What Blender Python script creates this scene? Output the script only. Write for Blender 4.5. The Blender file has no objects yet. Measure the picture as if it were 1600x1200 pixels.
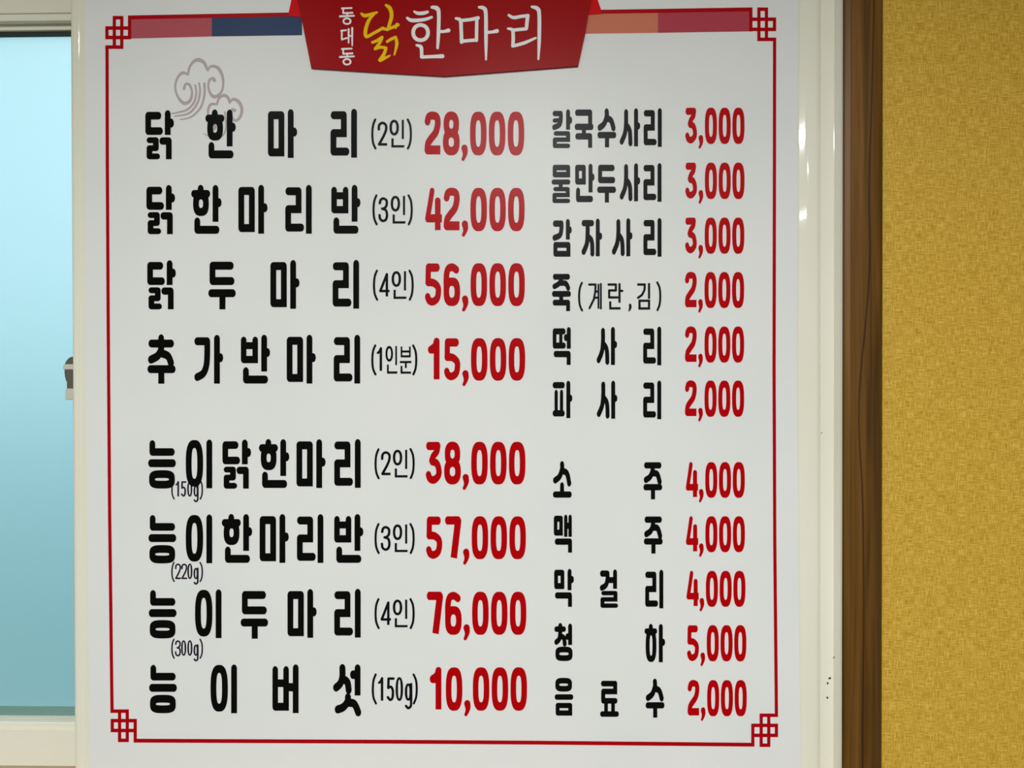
import bpy, bmesh, math, random
from mathutils import Vector, Matrix, Euler
from mathutils.geometry import delaunay_2d_cdt

S = bpy.context.scene
COL = S.collection
random.seed(4)

# ------------------------------------------------------------------ camera
F_PX = 1200.0
CAM = Vector((0.0, -1.20, 1.50))
cd = bpy.data.cameras.new('camera')
cam = bpy.data.objects.new('camera', cd)
COL.objects.link(cam)
cd.sensor_width = 36.0
cd.lens = 36.0 * F_PX / 1600.0
cd.clip_start = 0.02
cam.location = CAM
ROT = (Matrix.Rotation(math.radians(1.2), 3, 'Z')
       @ Matrix.Rotation(math.radians(90.0 - 0.4), 3, 'X')
       @ Matrix.Rotation(math.radians(-0.10), 3, 'Z'))
cam.rotation_euler = ROT.to_euler()
S.camera = cam


def P(px, py, y=0.0):
    """point of the upright plane Y = y that the photograph shows at (px, py)"""
    d = ROT @ Vector(((px - 800.0) / F_PX, -(py - 600.0) / F_PX, -1.0))
    t = (y - CAM.y) / d.y
    return CAM + d * t


# ------------------------------------------------------------------ world, lamps, exposure
W = bpy.data.worlds.new('sky')
S.world = W
W.use_nodes = True
wn, wl = W.node_tree.nodes, W.node_tree.links
wn.clear()
wo = wn.new('ShaderNodeOutputWorld')
bg = wn.new('ShaderNodeBackground')
tc = wn.new('ShaderNodeTexCoord')
sp = wn.new('ShaderNodeSeparateXYZ')
rmp = wn.new('ShaderNodeValToRGB')
wl.new(tc.outputs['Generated'], sp.inputs[0])
wl.new(sp.outputs['Z'], rmp.inputs[0])
rmp.color_ramp.elements[0].position = 0.0
rmp.color_ramp.elements[0].color = (0.52, 0.80, 0.88, 1)
rmp.color_ramp.elements[1].position = 0.55
rmp.color_ramp.elements[1].color = (0.66, 0.93, 1.0, 1)
wl.new(rmp.outputs[0], bg.inputs[0])
bg.inputs[1].default_value = 1.2
wl.new(bg.outputs[0], wo.inputs[0])

CEIL = 2.60
LAMPS = [  # x, y, half length x, half width y, watts
    (-0.02, -2.20, 0.30, 0.05, 92.0),
    (0.95, -2.75, 0.16, 0.04, 9.0),
    (-0.85, -1.30, 0.14, 0.08, 5.0),
    (0.10, -3.9, 0.60, 0.05, 22.0),
]
for lx, ly, hx, hy, wt in LAMPS:
    ld = bpy.data.lights.new('lamp_light', 'AREA')
    ld.shape = 'RECTANGLE'
    ld.size, ld.size_y = 2 * hx, 2 * hy
    ld.energy = wt
    ld.color = (0.955, 0.985, 0.975)
    lo = bpy.data.objects.new('lamp_light', ld)
    lo.location = (lx, ly, CEIL - 0.062)
    COL.objects.link(lo)

S.view_settings.view_transform = 'Standard'
S.view_settings.look = 'None'
S.view_settings.exposure = 0.0
S.view_settings.gamma = 1.0
S.view_settings.use_curve_mapping = False


# ------------------------------------------------------------------ materials
def lin(c):
    return tuple(((v / 255.0) / 12.92 if v <= 10 else ((v / 255.0 + 0.055) / 1.055) ** 2.4) for v in c) + (1.0,)


def mat(name, rgb, rough=0.5, spec=0.5, metal=0.0, linear=False):
    m = bpy.data.materials.new(name)
    m.use_nodes = True
    b = m.node_tree.nodes['Principled BSDF']
    b.inputs['Base Color'].default_value = (tuple(rgb) + (1.0,)) if linear else lin(rgb)
    b.inputs['Roughness'].default_value = rough
    b.inputs['Specular IOR Level'].default_value = spec
    b.inputs['Metallic'].default_value = metal
    return m


def nd(m, kind, **kw):
    n = m.node_tree.nodes.new(kind)
    for k, v in kw.items():
        setattr(n, k, v)
    return n


def noise_tint(m, scale3, lo, hi, bump=0.0, detail=3.0, scale=1.0, dist=0.001):
    """colour between lo and hi by object-space noise, optional fine relief"""
    L = m.node_tree.links
    b = m.node_tree.nodes['Principled BSDF']
    t = nd(m, 'ShaderNodeTexCoord')
    mp = nd(m, 'ShaderNodeMapping')
    mp.inputs['Scale'].default_value = scale3
    n = nd(m, 'ShaderNodeTexNoise')
    n.inputs['Scale'].default_value = scale
    n.inputs['Detail'].default_value = detail
    r = nd(m, 'ShaderNodeValToRGB')
    r.color_ramp.elements[0].position = 0.3
    r.color_ramp.elements[1].position = 0.7
    r.color_ramp.elements[0].color = lin(lo)
    r.color_ramp.elements[1].color = lin(hi)
    L.new(t.outputs['Object'], mp.inputs[0])
    L.new(mp.outputs[0], n.inputs['Vector'])
    L.new(n.outputs[0], r.inputs[0])
    L.new(r.outputs[0], b.inputs['Base Color'])
    if bump:
        bp = nd(m, 'ShaderNodeBump')
        bp.inputs['Strength'].default_value = bump
        bp.inputs['Distance'].default_value = dist
        L.new(n.outputs[0], bp.inputs['Height'])
        L.new(bp.outputs[0], b.inputs['Normal'])
    return m


POSTER_R, POSTER_S = 0.30, 0.065
M = {}
M['paper'] = noise_tint(mat('poster_vinyl', (222, 222, 222), POSTER_R, POSTER_S), (5, 5, 5), (222, 223, 221), (227, 227, 224), 0.02, 2)
M['black'] = mat('black_ink', (9, 9, 8), POSTER_R, POSTER_S)
M['thin_black'] = mat('thin_black_ink', (18, 16, 22), POSTER_R, POSTER_S)
M['gram'] = mat('purplish_black_ink', (38, 28, 44), POSTER_R, POSTER_S)
M['red'] = mat('red_ink', (176, 0, 6), POSTER_R, POSTER_S)
M['border'] = mat('border_red_ink', (168, 2, 14), POSTER_R, POSTER_S)
M['cloud'] = mat('cloud_ink', (182, 168, 170), POSTER_R, POSTER_S)
M['pink'] = mat('rose_ink', (176, 84, 92), POSTER_R, POSTER_S)
M['navy'] = mat('navy_ink', (52, 68, 98), POSTER_R, POSTER_S)
M['orange'] = mat('orange_ink', (200, 118, 92), POSTER_R, POSTER_S)
M['crimson'] = mat('crimson_ink', (172, 66, 78), POSTER_R, POSTER_S)
M['banner'] = mat('banner_red', (152, 3, 7), POSTER_R, POSTER_S)
M['wing'] = mat('banner_fold_red', (205, 8, 16), POSTER_R, POSTER_S)
M['white'] = mat('white_ink', (232, 232, 230), POSTER_R, POSTER_S)
M['yellow'] = mat('yellow_ink', (235, 190, 8), POSTER_R, POSTER_S)
M['cream'] = noise_tint(mat('cream_window_plastic', (222, 220, 200), 0.055, 0.4), (6, 6, 1.5), (227, 224, 204), (236, 233, 217), 0.0, 3)
M['gasket'] = mat('dark_gasket_rubber', (34, 46, 44), 0.6)
M['teal_reflection'] = mat('grey_green_reflection', (112, 146, 140), 0.5)  # reflection in the glass, put into the colour of the bottom strip
M['scuff'] = mat('dark_dirt', (38, 30, 24), 0.9)
M['steel'] = mat('brushed_steel', (225, 222, 208), 0.4, 0.5, 0.4)
M['grey_steel'] = mat('grey_steel', (128, 122, 110), 0.35, 0.5, 0.7)
M['caulk'] = mat('white_caulk', (205, 200, 192), 0.6)
M['plaster'] = mat('white_ceiling', (172, 171, 169), 0.8)
M['floor'] = noise_tint(mat('tile_floor', (150, 120, 85), 0.4), (1, 12, 1), (104, 100, 92), (130, 124, 116), 0, 4)
M['ground'] = mat('outdoor_ground', (142, 172, 172), 0.9)
M['metal_white'] = mat('lamp_housing', (235, 235, 235), 0.4)

# frosted glass
g = bpy.data.materials.new('frosted_glass')
g.use_nodes = True
gb = g.node_tree.nodes['Principled BSDF']
gb.inputs['Base Color'].default_value = (0.86, 0.98, 1.0, 1)
gb.inputs['Roughness'].default_value = 0.48
gb.inputs['IOR'].default_value = 1.45
gb.inputs['Transmission Weight'].default_value = 1.0
M['frost'] = g

# diffuser: the lamps' own light surface
e = bpy.data.materials.new('lamp_diffuser')
e.use_nodes = True
eb = e.node_tree.nodes['Principled BSDF']
eb.inputs['Emission Color'].default_value = (1, 0.985, 0.95, 1)
eb.inputs['Emission Strength'].default_value = 3.0
M['diffuser'] = e


def wallpaper():
    m = mat('yellow_weave_wallpaper', (190, 155, 60), 0.62, 0.35)
    L = m.node_tree.links
    b = m.node_tree.nodes['Principled BSDF']
    t = nd(m, 'ShaderNodeTexCoord')

    def layer(scale3, det=2.0, rough=0.5):
        mp = nd(m, 'ShaderNodeMapping')
        mp.inputs['Scale'].default_value = scale3
        n = nd(m, 'ShaderNodeTexNoise')
        n.inputs['Scale'].default_value = 1.0
        n.inputs['Detail'].default_value = det
        n.inputs['Roughness'].default_value = rough
        L.new(t.outputs['Object'], mp.inputs[0])
        L.new(mp.outputs[0], n.inputs['Vector'])
        return n.outputs[0]

    h = layer((62, 1, 720))      # threads lying across
    v = layer((720, 1, 62))      # threads standing up
    f = layer((640, 1, 640), 2)  # grain
    p = layer((40, 1, 40), 3)

    def ma(op, a, bb):
        n = nd(m, 'ShaderNodeMath', operation=op)
        for i, q in enumerate((a, bb)):
            if isinstance(q, (int, float)):
                n.inputs[i].default_value = q
            else:
                L.new(q, n.inputs[i])
        return n.outputs[0]

    mx = ma('ADD', ma('MULTIPLY', ma('MAXIMUM', h, v), 0.50), ma('MULTIPLY', ma('ADD', h, v), 0.18))
    s = ma('ADD', mx, ma('MULTIPLY', f, 0.42))
    s = ma('ADD', s, ma('MULTIPLY', p, 0.06))
    r = nd(m, 'ShaderNodeValToRGB')
    r.color_ramp.elements[0].position = 0.53
    r.color_ramp.elements[0].color = lin((162, 120, 12))
    r.color_ramp.elements[1].position = 0.84
    r.color_ramp.elements[1].color = lin((228, 190, 84))
    q = r.color_ramp.elements.new(0.67)
    q.color = lin((196, 155, 46))
    L.new(s, r.inputs[0])
    L.new(r.outputs[0], b.inputs['Base Color'])
    bp = nd(m, 'ShaderNodeBump')
    bp.inputs['Strength'].default_value = 0.35
    bp.inputs['Distance'].default_value = 0.0008
    L.new(s, bp.inputs['Height'])
    L.new(bp.outputs[0], b.inputs['Normal'])
    return m


def walnut():
    m = mat('brown_wood_film', (100, 70, 34), 0.42, 0.16)
    L = m.node_tree.links
    b = m.node_tree.nodes['Principled BSDF']
    t = nd(m, 'ShaderNodeTexCoord')
    mp = nd(m, 'ShaderNodeMapping')
    mp.inputs['Scale'].default_value = (52, 52, 1.5)
    n = nd(m, 'ShaderNodeTexNoise')
    n.inputs['Scale'].default_value = 1.0
    n.inputs['Detail'].default_value = 5.0
    n.inputs['Distortion'].default_value = 0.5
    mp2 = nd(m, 'ShaderNodeMapping')
    mp2.inputs['Scale'].default_value = (420, 420, 6)
    n2 = nd(m, 'ShaderNodeTexNoise')
    n2.inputs['Scale'].default_value = 1.0
    n2.inputs['Detail'].default_value = 3.0
    L.new(t.outputs['Object'], mp.inputs[0])
    L.new(mp.outputs[0], n.inputs['Vector'])
    L.new(t.outputs['Object'], mp2.inputs[0])
    L.new(mp2.outputs[0], n2.inputs['Vector'])
    a = nd(m, 'ShaderNodeMath', operation='MULTIPLY_ADD')
    L.new(n2.outputs[0], a.inputs[0])
    a.inputs[1].default_value = 0.18
    L.new(n.outputs[0], a.inputs[2])
    r = nd(m, 'ShaderNodeValToRGB')
    els = r.color_ramp.elements
    els[0].position = 0.36
    els[0].color = lin((48, 27, 4))
    els[1].position = 0.80
    els[1].color = lin((122, 84, 40))
    for pos, c in ((0.46, (74, 46, 12)), (0.58, (96, 65, 22)), (0.68, (104, 71, 28))):
        q = els.new(pos)
        q.color = lin(c)
    L.new(a.outputs[0], r.inputs[0])
    # one dark wandering grain line down the right casing
    def ma(op, p, q):
        k = nd(m, 'ShaderNodeMath', operation=op)
        for i, z in enumerate((p, q)):
            if isinstance(z, (int, float)):
                k.inputs[i].default_value = z
            else:
                L.new(z, k.inputs[i])
        return k.outputs[0]
    sx = nd(m, 'ShaderNodeSeparateXYZ')
    L.new(t.outputs['Object'], sx.inputs[0])
    fc = nd(m, 'ShaderNodeFloatCurve')
    cv = fc.mapping.curves[0]
    zs = ((-40, 1366), (150, 1362), (300, 1358), (400, 1359), (450, 1356.5), (520, 1351), (570, 1346), (640, 1342), (700, 1343.5), (760, 1347), (860, 1349), (960, 1349.5), (1080, 1348.2), (1200, 1348))
    def zn(py): return (P(1350, py, -.011).z - 0.8) / 1.6
    pts = sorted((zn(py), 0.5 + (P(px, py, -.011).x - GX) * 10) for py, px in zs)
    while len(cv.points) < len(pts):
        cv.points.new(0.5, 0.5)
    for k_, (u, v_) in enumerate(pts):
        cv.points[k_].location = (u, v_)
    fc.mapping.update()
    L.new(ma('DIVIDE', ma('SUBTRACT', sx.outputs['Z'], 0.8), 1.6), fc.inputs['Value'])
    lx_ = ma('ADD', ma('MULTIPLY', ma('SUBTRACT', fc.outputs[0], 0.5), 0.1), GX)
    d = ma('ABSOLUTE', ma('SUBTRACT', sx.outputs['X'], lx_), 0)
    dk = nd(m, 'ShaderNodeMapRange')
    dk.inputs['From Min'].default_value = 0.0004
    dk.inputs['From Max'].default_value = 0.0022
    dk.inputs['To Min'].default_value = 0.38
    dk.inputs['To Max'].default_value = 1.0
    L.new(d, dk.inputs['Value'])
    # shade of the right-facing rounding, darkened into the film colour
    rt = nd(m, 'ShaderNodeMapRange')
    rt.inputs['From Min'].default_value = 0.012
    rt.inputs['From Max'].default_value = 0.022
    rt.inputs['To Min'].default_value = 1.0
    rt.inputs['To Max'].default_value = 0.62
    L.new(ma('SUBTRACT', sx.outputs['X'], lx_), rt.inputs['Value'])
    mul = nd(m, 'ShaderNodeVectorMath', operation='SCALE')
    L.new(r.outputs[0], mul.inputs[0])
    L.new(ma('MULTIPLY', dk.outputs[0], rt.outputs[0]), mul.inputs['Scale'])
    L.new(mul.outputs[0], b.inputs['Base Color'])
    return m


GX = P(1350, 600, -.011).x
M['wallpaper'] = wallpaper()
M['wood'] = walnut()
M['lit_sill_wood'] = noise_tint(mat('tan_lit_sill', (176, 152, 120), 0.4), (3, 30, 30), (160, 136, 104), (184, 162, 130))  # sill toned lighter than the casing: light from above put into its colour


# ------------------------------------------------------------------ helpers
def link(name, me, m, parent=None, bevel=0.0, seg=2):
    if m is not None and not me.materials:
        me.materials.append(m)
    o = bpy.data.objects.new(name, me)
    COL.objects.link(o)
    if parent is not None:
        o.parent = parent
    if bevel:
        b = o.modifiers.new('bevel', 'BEVEL')
        b.width = bevel
        b.segments = seg
        b.limit_method = 'ANGLE'
        b.harden_normals = False
        for p in me.polygons:
            p.use_smooth = True
        w = o.modifiers.new('wn', 'WEIGHTED_NORMAL')
        w.keep_sharp = False
    return o


def boxes(lst):
    """lst of (x0,x1,y0,y1,z0,z1) -> one mesh"""
    bm = bmesh.new()
    for x0, x1, y0, y1, z0, z1 in lst:
        r = bmesh.ops.create_cube(bm, size=1.0)
        for v in r['verts']:
            v.co = Vector(((x0 + x1) / 2 + v.co.x * (x1 - x0), (y0 + y1) / 2 + v.co.y * (y1 - y0), (z0 + z1) / 2 + v.co.z * (z1 - z0)))
    me = bpy.data.meshes.new('m')
    bm.to_mesh(me)
    bm.free()
    return me


def extrude_profile(prof, axis, a, b):
    """closed profile extruded along an axis. axis 'z': prof of (x,y); axis 'x': prof of (y,z)"""
    bm = bmesh.new()
    def mk(p, t):
        return (p[0], p[1], t) if axis == 'z' else (t, p[0], p[1])
    va = [bm.verts.new(mk(p, a)) for p in prof]
    vb = [bm.verts.new(mk(p, b)) for p in prof]
    n = len(prof)
    for i in range(n):
        bm.faces.new((va[i], va[(i + 1) % n], vb[(i + 1) % n], vb[i]))
    bm.faces.new(va)
    bm.faces.new(list(reversed(vb)))
    bmesh.ops.recalc_face_normals(bm, faces=bm.faces)
    me = bpy.data.meshes.new('m')
    bm.to_mesh(me)
    bm.free()
    return me


def tag(o, label=None, cat=None, group=None, kind=None):
    if label: o['label'] = label
    if cat: o['category'] = cat
    if group: o['group'] = group
    if kind: o['kind'] = kind
    return o


def empty(name, loc):
    o = bpy.data.objects.new(name, None)
    o.empty_display_size = 0.05
    o.location = loc
    COL.objects.link(o)
    return o


def keep(o, parent):
    o.parent = parent
    o.matrix_parent_inverse = Matrix.Translation(-Vector(parent.location)) if parent.type == 'EMPTY' else Matrix.Identity(4)


# ------------------------------------------------------------------ the room
# depths: wallpaper face y = 0; outdoors is +y, the room is -y
X_L, X_R = P(-1085, 600, 0).x, P(1322, 600, 0).x         # window opening
Z_T, Z_B = P(800, -55, 0).z, P(60, 1197.2, 0.030).z
RX0, RX1, RY0 = -2.6, 2.4, -4.8
WT = 0.16


def grid_wall(name, rects, y0, y1, m):
    o = link(name, boxes([(a, b, y0, y1, c, d) for a, b, c, d in rects]), m)
    return tag(o, kind='structure')


for rc in ((X_R, RX1 + .1, 0, CEIL), (RX0 - .1, X_L, 0, CEIL), (X_L, X_R, 0, Z_B), (X_L, X_R, Z_T, CEIL)):
    grid_wall('wall_back', [rc], 0.0, WT, M['wallpaper'])
tag(link('wall_left', boxes([(RX0 - .1, RX0, RY0, 0, 0, CEIL)]), M['plaster']), kind='structure')
tag(link('wall_right', boxes([(RX1, RX1 + .1, RY0, 0, 0, CEIL)]), M['plaster']), kind='structure')
tag(link('wall_front', boxes([(RX0 - .1, RX1 + .1, RY0 - .1, RY0, 0, CEIL)]), M['plaster']), kind='structure')
tag(link('floor', boxes([(RX0 - .1, RX1 + .1, RY0 - .1, WT, -0.1, 0)]), M['floor']), kind='structure')
tag(link('ceiling', boxes([(RX0 - .1, RX1 + .1, RY0 - .1, WT, CEIL, CEIL + .1)]), M['plaster']), kind='structure')
tag(link('ground', boxes([(-30, 30, 0.3, 60, -0.2, -0.05)]), M['ground']), kind='structure')
tag(link('baseboard_back', boxes([(RX0, RX1, -0.012, 0, 0, 0.09)]), M['wood'], None, 0.002), kind='structure')

# wood casing round the window
xa, xb = P(1318.5, 600, -0.010).x, P(1382.2, 600, -0.010).x
tw = xb - xa


def casing_prof(x0, x1):
    w = x1 - x0
    return [(x0, 0.03), (x0, -0.0030), (x0 + .0016, -0.0036), (x0 + .0022, -0.0058), (x0 + .0105, -0.0086), (x0 + .0115, -0.0104), (x0 + w * .70, -0.0116),
            (x0 + w * .74, -0.0112), (x0 + w * .93, -0.0080), (x1 - .0008, -0.004), (x1, 0.001), (x1 - .001, 0.03)]



def casing(name, me):
    o = link(name, me, M['wood'])
    return tag(o, kind='structure')


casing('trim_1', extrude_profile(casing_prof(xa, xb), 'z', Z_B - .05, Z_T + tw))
casing('trim_2', extrude_profile([(2 * 0 + X_L - (p[0] - xa), p[1]) for p in casing_prof(xa, xb)], 'z', Z_B - .05, Z_T + tw))
casing('trim_3', boxes([(X_L, xa, -0.011, 0.0, Z_T, Z_T + tw)]))
sill = boxes([(X_L, xa, -0.030, 0.0335, Z_B - .05, Z_B + .0006)])
sill.materials.append(M['lit_sill_wood'])
link_s = casing('trim_4', sill)

# caulk line beside the frame
tag(link('trim_5', boxes([(xa - .0022, xa - .0002, -0.0042, 0.02, Z_B, Z_T)]), M['caulk']), kind='structure')

# ---- window: outer frame, rear sash with frosted glass, front sash under the poster
FR = 0.012                                   # front face of the front sash
win = tag(empty('window_1', (0, 0.05, Z_B)), 'cream plastic sliding window with frosted glass behind the menu poster', kind='structure')


def part(name, me, m, parent, bevel=0.0, seg=2, label=None, loc=None):
    o = link(name, me, m, None, bevel, seg)
    o.parent = parent
    p, off = parent, Vector((0, 0, 0))
    while p is not None:
        off = off + Vector(p.location)
        p = p.parent
    o.location = -off + (Vector(loc) if loc else Vector((0, 0, 0)))
    if label: o['label'] = label
    return o


# right jamb of the frame: flat, groove, flat, slanting return
j = [P(1281.6, 600, .010).x, P(1302.5, 600, .010).x, xa - .0022]
prof = [(j[0], .06), (j[0], .0112), (j[0] + .0008, .010), (j[1] - .0004, .010), (j[1] + .0004, .0097), (j[2] - .0002, -.0040), (j[2], -.003), (j[2], .06)]
jamb = part('frame_jamb', extrude_profile(prof, 'z', Z_B, Z_T), M['cream'], win)
part('frame_jamb', boxes([(X_L, X_L + .035, .0, .11, Z_B, Z_T)]), M['cream'], win, .002)
# head: two steps seen at upper left


def pz(py, y):
    return P(55, py, y).z


part('frame_head', boxes([(X_L, j[0], .034, .11, pz(20.2, .034), Z_T)]), M['cream'], win, .0010)
part('head_track', boxes([(X_L, j[0], .0375, .05, pz(32.5, .0375), pz(19.2, .034))]), M['cream'], win, .0012)
part('frame_sill', boxes([(X_L, j[0], .030, .11, Z_B, pz(1139.8, .030))]), M['cream'], win, .0010)
part('sill_track', boxes([(X_L, j[0], .0335, .050, pz(1141, .030), pz(1128.5, .0335))]), M['cream'], win, .0018, 3)

# rear sash: at y .052 .. .080
ry0, ry1 = .052, .080
rx0, rx1 = X_L + .037, P(160, 600, .06).x
zt_in, zb_in = pz(47, ry0), pz(1122, ry0)
zt_o, zb_o = Z_T - .02, Z_B + .012
rear = part('sash', boxes([(rx0, rx1, ry0, ry1, zt_in, zt_o), (rx0, rx1, ry0, ry1, zb_o, zb_in),
                           (rx0, rx0 + .045, ry0, ry1, zb_in, zt_in), (rx1 - .045, rx1, ry0, ry1, zb_in, zt_in)]), M['cream'], win, .0012)
part('pane', boxes([(rx0 + .03, rx1 - .02, .064, .069, zb_in - .01, zt_in + .01)]), M['frost'], rear, label='frosted pale blue glass pane')
part('gasket', boxes([(rx0 + .045, rx1 - .045, .058, .064, pz(55.5, .058), zt_in + .001)]), M['gasket'], rear, label='dark green rubber gasket')
part('gasket', boxes([(rx0 + .045, rx1 - .045, .062, .064, zb_in - .001, pz(1104, .062))]), M['teal_reflection'], rear, label='grey green strip painted as the reflection at the foot of the pane')  # bottom gasket, coloured as its reflection in the glass

# front sash, poster stuck over it; ribbed stiles
fl0, fl1 = P(113.2, 600, FR).x, P(170, 600, FR).x
fr0, fr1 = P(1215, 600, FR).x, P(1281.6, 600, FR).x


def stile_prof(x0, x1, a, b):
    """x0..x1 with round shoulders at a (outer) and b: visible bead strip"""
    return [(x0, .045), (x0, FR + .0030), (x0 + .0007, FR + .0010), (x0 + .0022, FR + .0001), (x0 + .0042, FR), (x1 - .0042, FR), (x1 - .0022, FR + .0001), (x1 - .0007, FR + .0010), (x1, FR + .0030), (x1, .045)]


front = part('sash', boxes([(fl1 - .001, fr0 + .001, FR + .0005, .045, Z_B + .012, Z_B + .075), (fl1 - .001, fr0 + .001, FR + .0005, .045, Z_T - .075, Z_T - .02)]), M['cream'], win, .001)


def smooth_mesh(me, ang=50):
    for p in me.polygons:
        p.use_smooth = True
    try:
        me.set_sharp_from_angle(angle=math.radians(ang))
    except Exception:
        pass
    return me


part('stile', smooth_mesh(extrude_profile(stile_prof(fl0, fl1, 0, 0), 'z', Z_B + .0005, Z_T - .0005)), M['cream'], front)
part('stile', smooth_mesh(extrude_profile(stile_prof(fr0, fr1, 0, 0), 'z', Z_B + .0005, Z_T - .0005)), M['cream'], front)
# a slim bead down the right stile next to the poster
bx = P(1248.5, 600, FR).x
bw = P(1281.3, 600, FR).x - bx
prof = [(bx, FR + .001), (bx, FR - .0002), (bx + .15 * bw, FR - .0015), (bx + .28 * bw, FR - .0027), (bx + .42 * bw, FR - .0031), (bx + .72 * bw, FR - .0031), (bx + .80 * bw, FR - .0026), (bx + .98 * bw, FR - .0002), (bx + bw, FR + .001)]
part('stile_bead', smooth_mesh(extrude_profile(prof, 'z', Z_B + .001, Z_T - .001)), M['cream'], front)
bx = P(117.0, 600, FR).x
prof = [(bx, FR + .001), (bx + .0003, FR - .0003), (bx + .0020, FR - .0009), (bx + .0035, FR - .0005), (bx + .0060, FR - .0005), (bx + .0085, FR - .0009), (bx + .0108, FR - .0002), (bx + .0110, FR + .001)]
part('stile_bead', smooth_mesh(extrude_profile(prof, 'z', Z_B + .001, Z_T - .001)), M['cream'], front)
part('pane', boxes([(fl1 - .01, fr0 + .01, .026, .031, Z_B + .06, Z_T - .06)]), M['frost'], front, label='frosted pane hidden by the poster')

# dirt specks on the right jamb
for i, (sx, sy, r) in enumerate(((1297.0, 1059.5, .0011), (1295.2, 1060.4, .0007), (1293.3, 1067.6, .0011), (1292.8, 1090.2, .0011), (1303.3, 1027, .0007),
                                 (1283.8, 676.5, .0006), (1315.5, 122, .0007), (1317.6, 139, .0008))):
    yy = .010 if sx < 1303 else .004
    c = P(sx, sy, yy - .0004)
    bm = bmesh.new()
    bmesh.ops.create_icosphere(bm, subdivisions=2, radius=r * 1.35)
    for v in bm.verts:
        v.co.y *= 0.35
        v.co.z *= 1.15
    me = bpy.data.meshes.new('m')
    bm.to_mesh(me)
    bm.free()
    part('speck', me, M['scuff'], jamb, loc=c, label='small dark speck of dirt' if i == 0 else None)


# latch peeping out behind the front sash
def lathe_outline(pts, y0, y1, sy=0.0):
    bm = bmesh.new()
    n = len(pts)
    fa = [bm.verts.new((p.x, y0, p.z)) for p in pts]
    fb = [bm.verts.new((p.x, y1, p.z)) for p in pts]
    bm.faces.new(fa)
    bm.faces.new(list(reversed(fb)))
    for i in range(n):
        bm.faces.new((fa[i], fb[i], fb[(i + 1) % n], fa[(i + 1) % n]))
    bmesh.ops.recalc_face_normals(bm, faces=bm.faces)
    me = bpy.data.meshes.new('m')
    bm.to_mesh(me)
    bm.free()
    return me


ly = .030
o1 = [(117, 556.5), (110, 557.5), (106, 559.5), (102.5, 563.5), (100.3, 568.0), (100, 570), (117, 570)]
o2 = [(117, 576.5), (99.9, 576.5), (99.8, 582), (100.6, 589), (102.2, 594.5), (103.6, 597), (103.6, 607.5), (117, 607.5)]
latch = part('latch', lathe_outline([P(x, y, ly) for x, y in o2], ly, ly + .016), M['grey_steel'], win, .0022, 3, label='grey steel window latch')
part('latch_cap', lathe_outline([P(x, y, ly) for x, y in o1], ly + .001, ly + .015), M['grey_steel'], latch, .0025, 3)
part('latch_band', lathe_outline([P(x, y, ly) for x, y in [(117, 569), (100, 569), (98.6, 572), (99.2, 577.5), (117, 577.5)]], ly - .001, ly + .0165), M['steel'], latch, .001)
part('latch_foot', lathe_outline([P(x, y, ly) for x, y in [(117, 607), (102.9, 607), (102.3, 624.5), (117, 624.8)]], ly - .0015, ly + .016), M['steel'], latch, .0012)

# ------------------------------------------------------------------ lettering engine
# a glyph is a list of pen strokes in its own units; the pen is an ellipse
NSEG = 20


def catmull(pts, n=7):
    if len(pts) < 3:
        return list(pts)
    q = [pts[0]] + list(pts) + [pts[-1]]
    out = []
    for i in range(1, len(q) - 2):
        a, b, c, d = q[i - 1], q[i], q[i + 1], q[i + 2]
        for k in range(n):
            t = k / n
            out.append(tuple(0.5 * ((2 * b[m]) + (-a[m] + c[m]) * t + (2 * a[m] - 5 * b[m] + 4 * c[m] - d[m]) * t * t
                                    + (-a[m] + 3 * b[m] - 3 * c[m] + d[m]) * t ** 3) for m in range(len(b))))
    out.append(tuple(pts[-1]))
    return out


def st(pts, pen=(18.3, 25), caps='rr', closed=False, sm=False, sq=()):
    """pts (x, y[, width factor]); caps r round / b butt; sq: indexes of square corners"""
    pts = [(p[0], p[1], p[2] if len(p) > 2 else 1.0) for p in pts]
    if sm:
        pts = catmull(pts)
    hx, hy = pen
    n = [(x / hx, y / hy, w) for x, y, w in pts]
    polys = []
    m = len(n)
    for i in range(m if closed else m - 1):
        a, b = n[i], n[(i + 1) % m]
        dx, dy = b[0] - a[0], b[1] - a[1]
        l = math.hypot(dx, dy)
        if l < 1e-6:
            continue
        nx, ny = -dy / l, dx / l
        polys.append([(a[0] + nx * a[2], a[1] + ny * a[2]), (b[0] + nx * b[2], b[1] + ny * b[2]),
                      (b[0] - nx * b[2], b[1] - ny * b[2]), (a[0] - nx * a[2], a[1] - ny * a[2])])
    for i, p in enumerate(n):
        if not closed and i == 0 and caps[0] == 'b':
            continue
        if not closed and i == m - 1 and caps[1] == 'b':
            continue
        if i in sq:
            polys.append([(p[0] - p[2], p[1] - p[2]), (p[0] + p[2], p[1] - p[2]), (p[0] + p[2], p[1] + p[2]), (p[0] - p[2], p[1] + p[2])])
        else:
            if sm and 0 < i < m - 1 and not closed:
                k = 12
            else:
                k = NSEG
            polys.append([(p[0] + p[2] * math.cos(2 * math.pi * j / k), p[1] + p[2] * math.sin(2 * math.pi * j / k)) for j in range(k)])
    return [[(x * hx, y * hy) for x, y in q] for q in polys]


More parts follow.
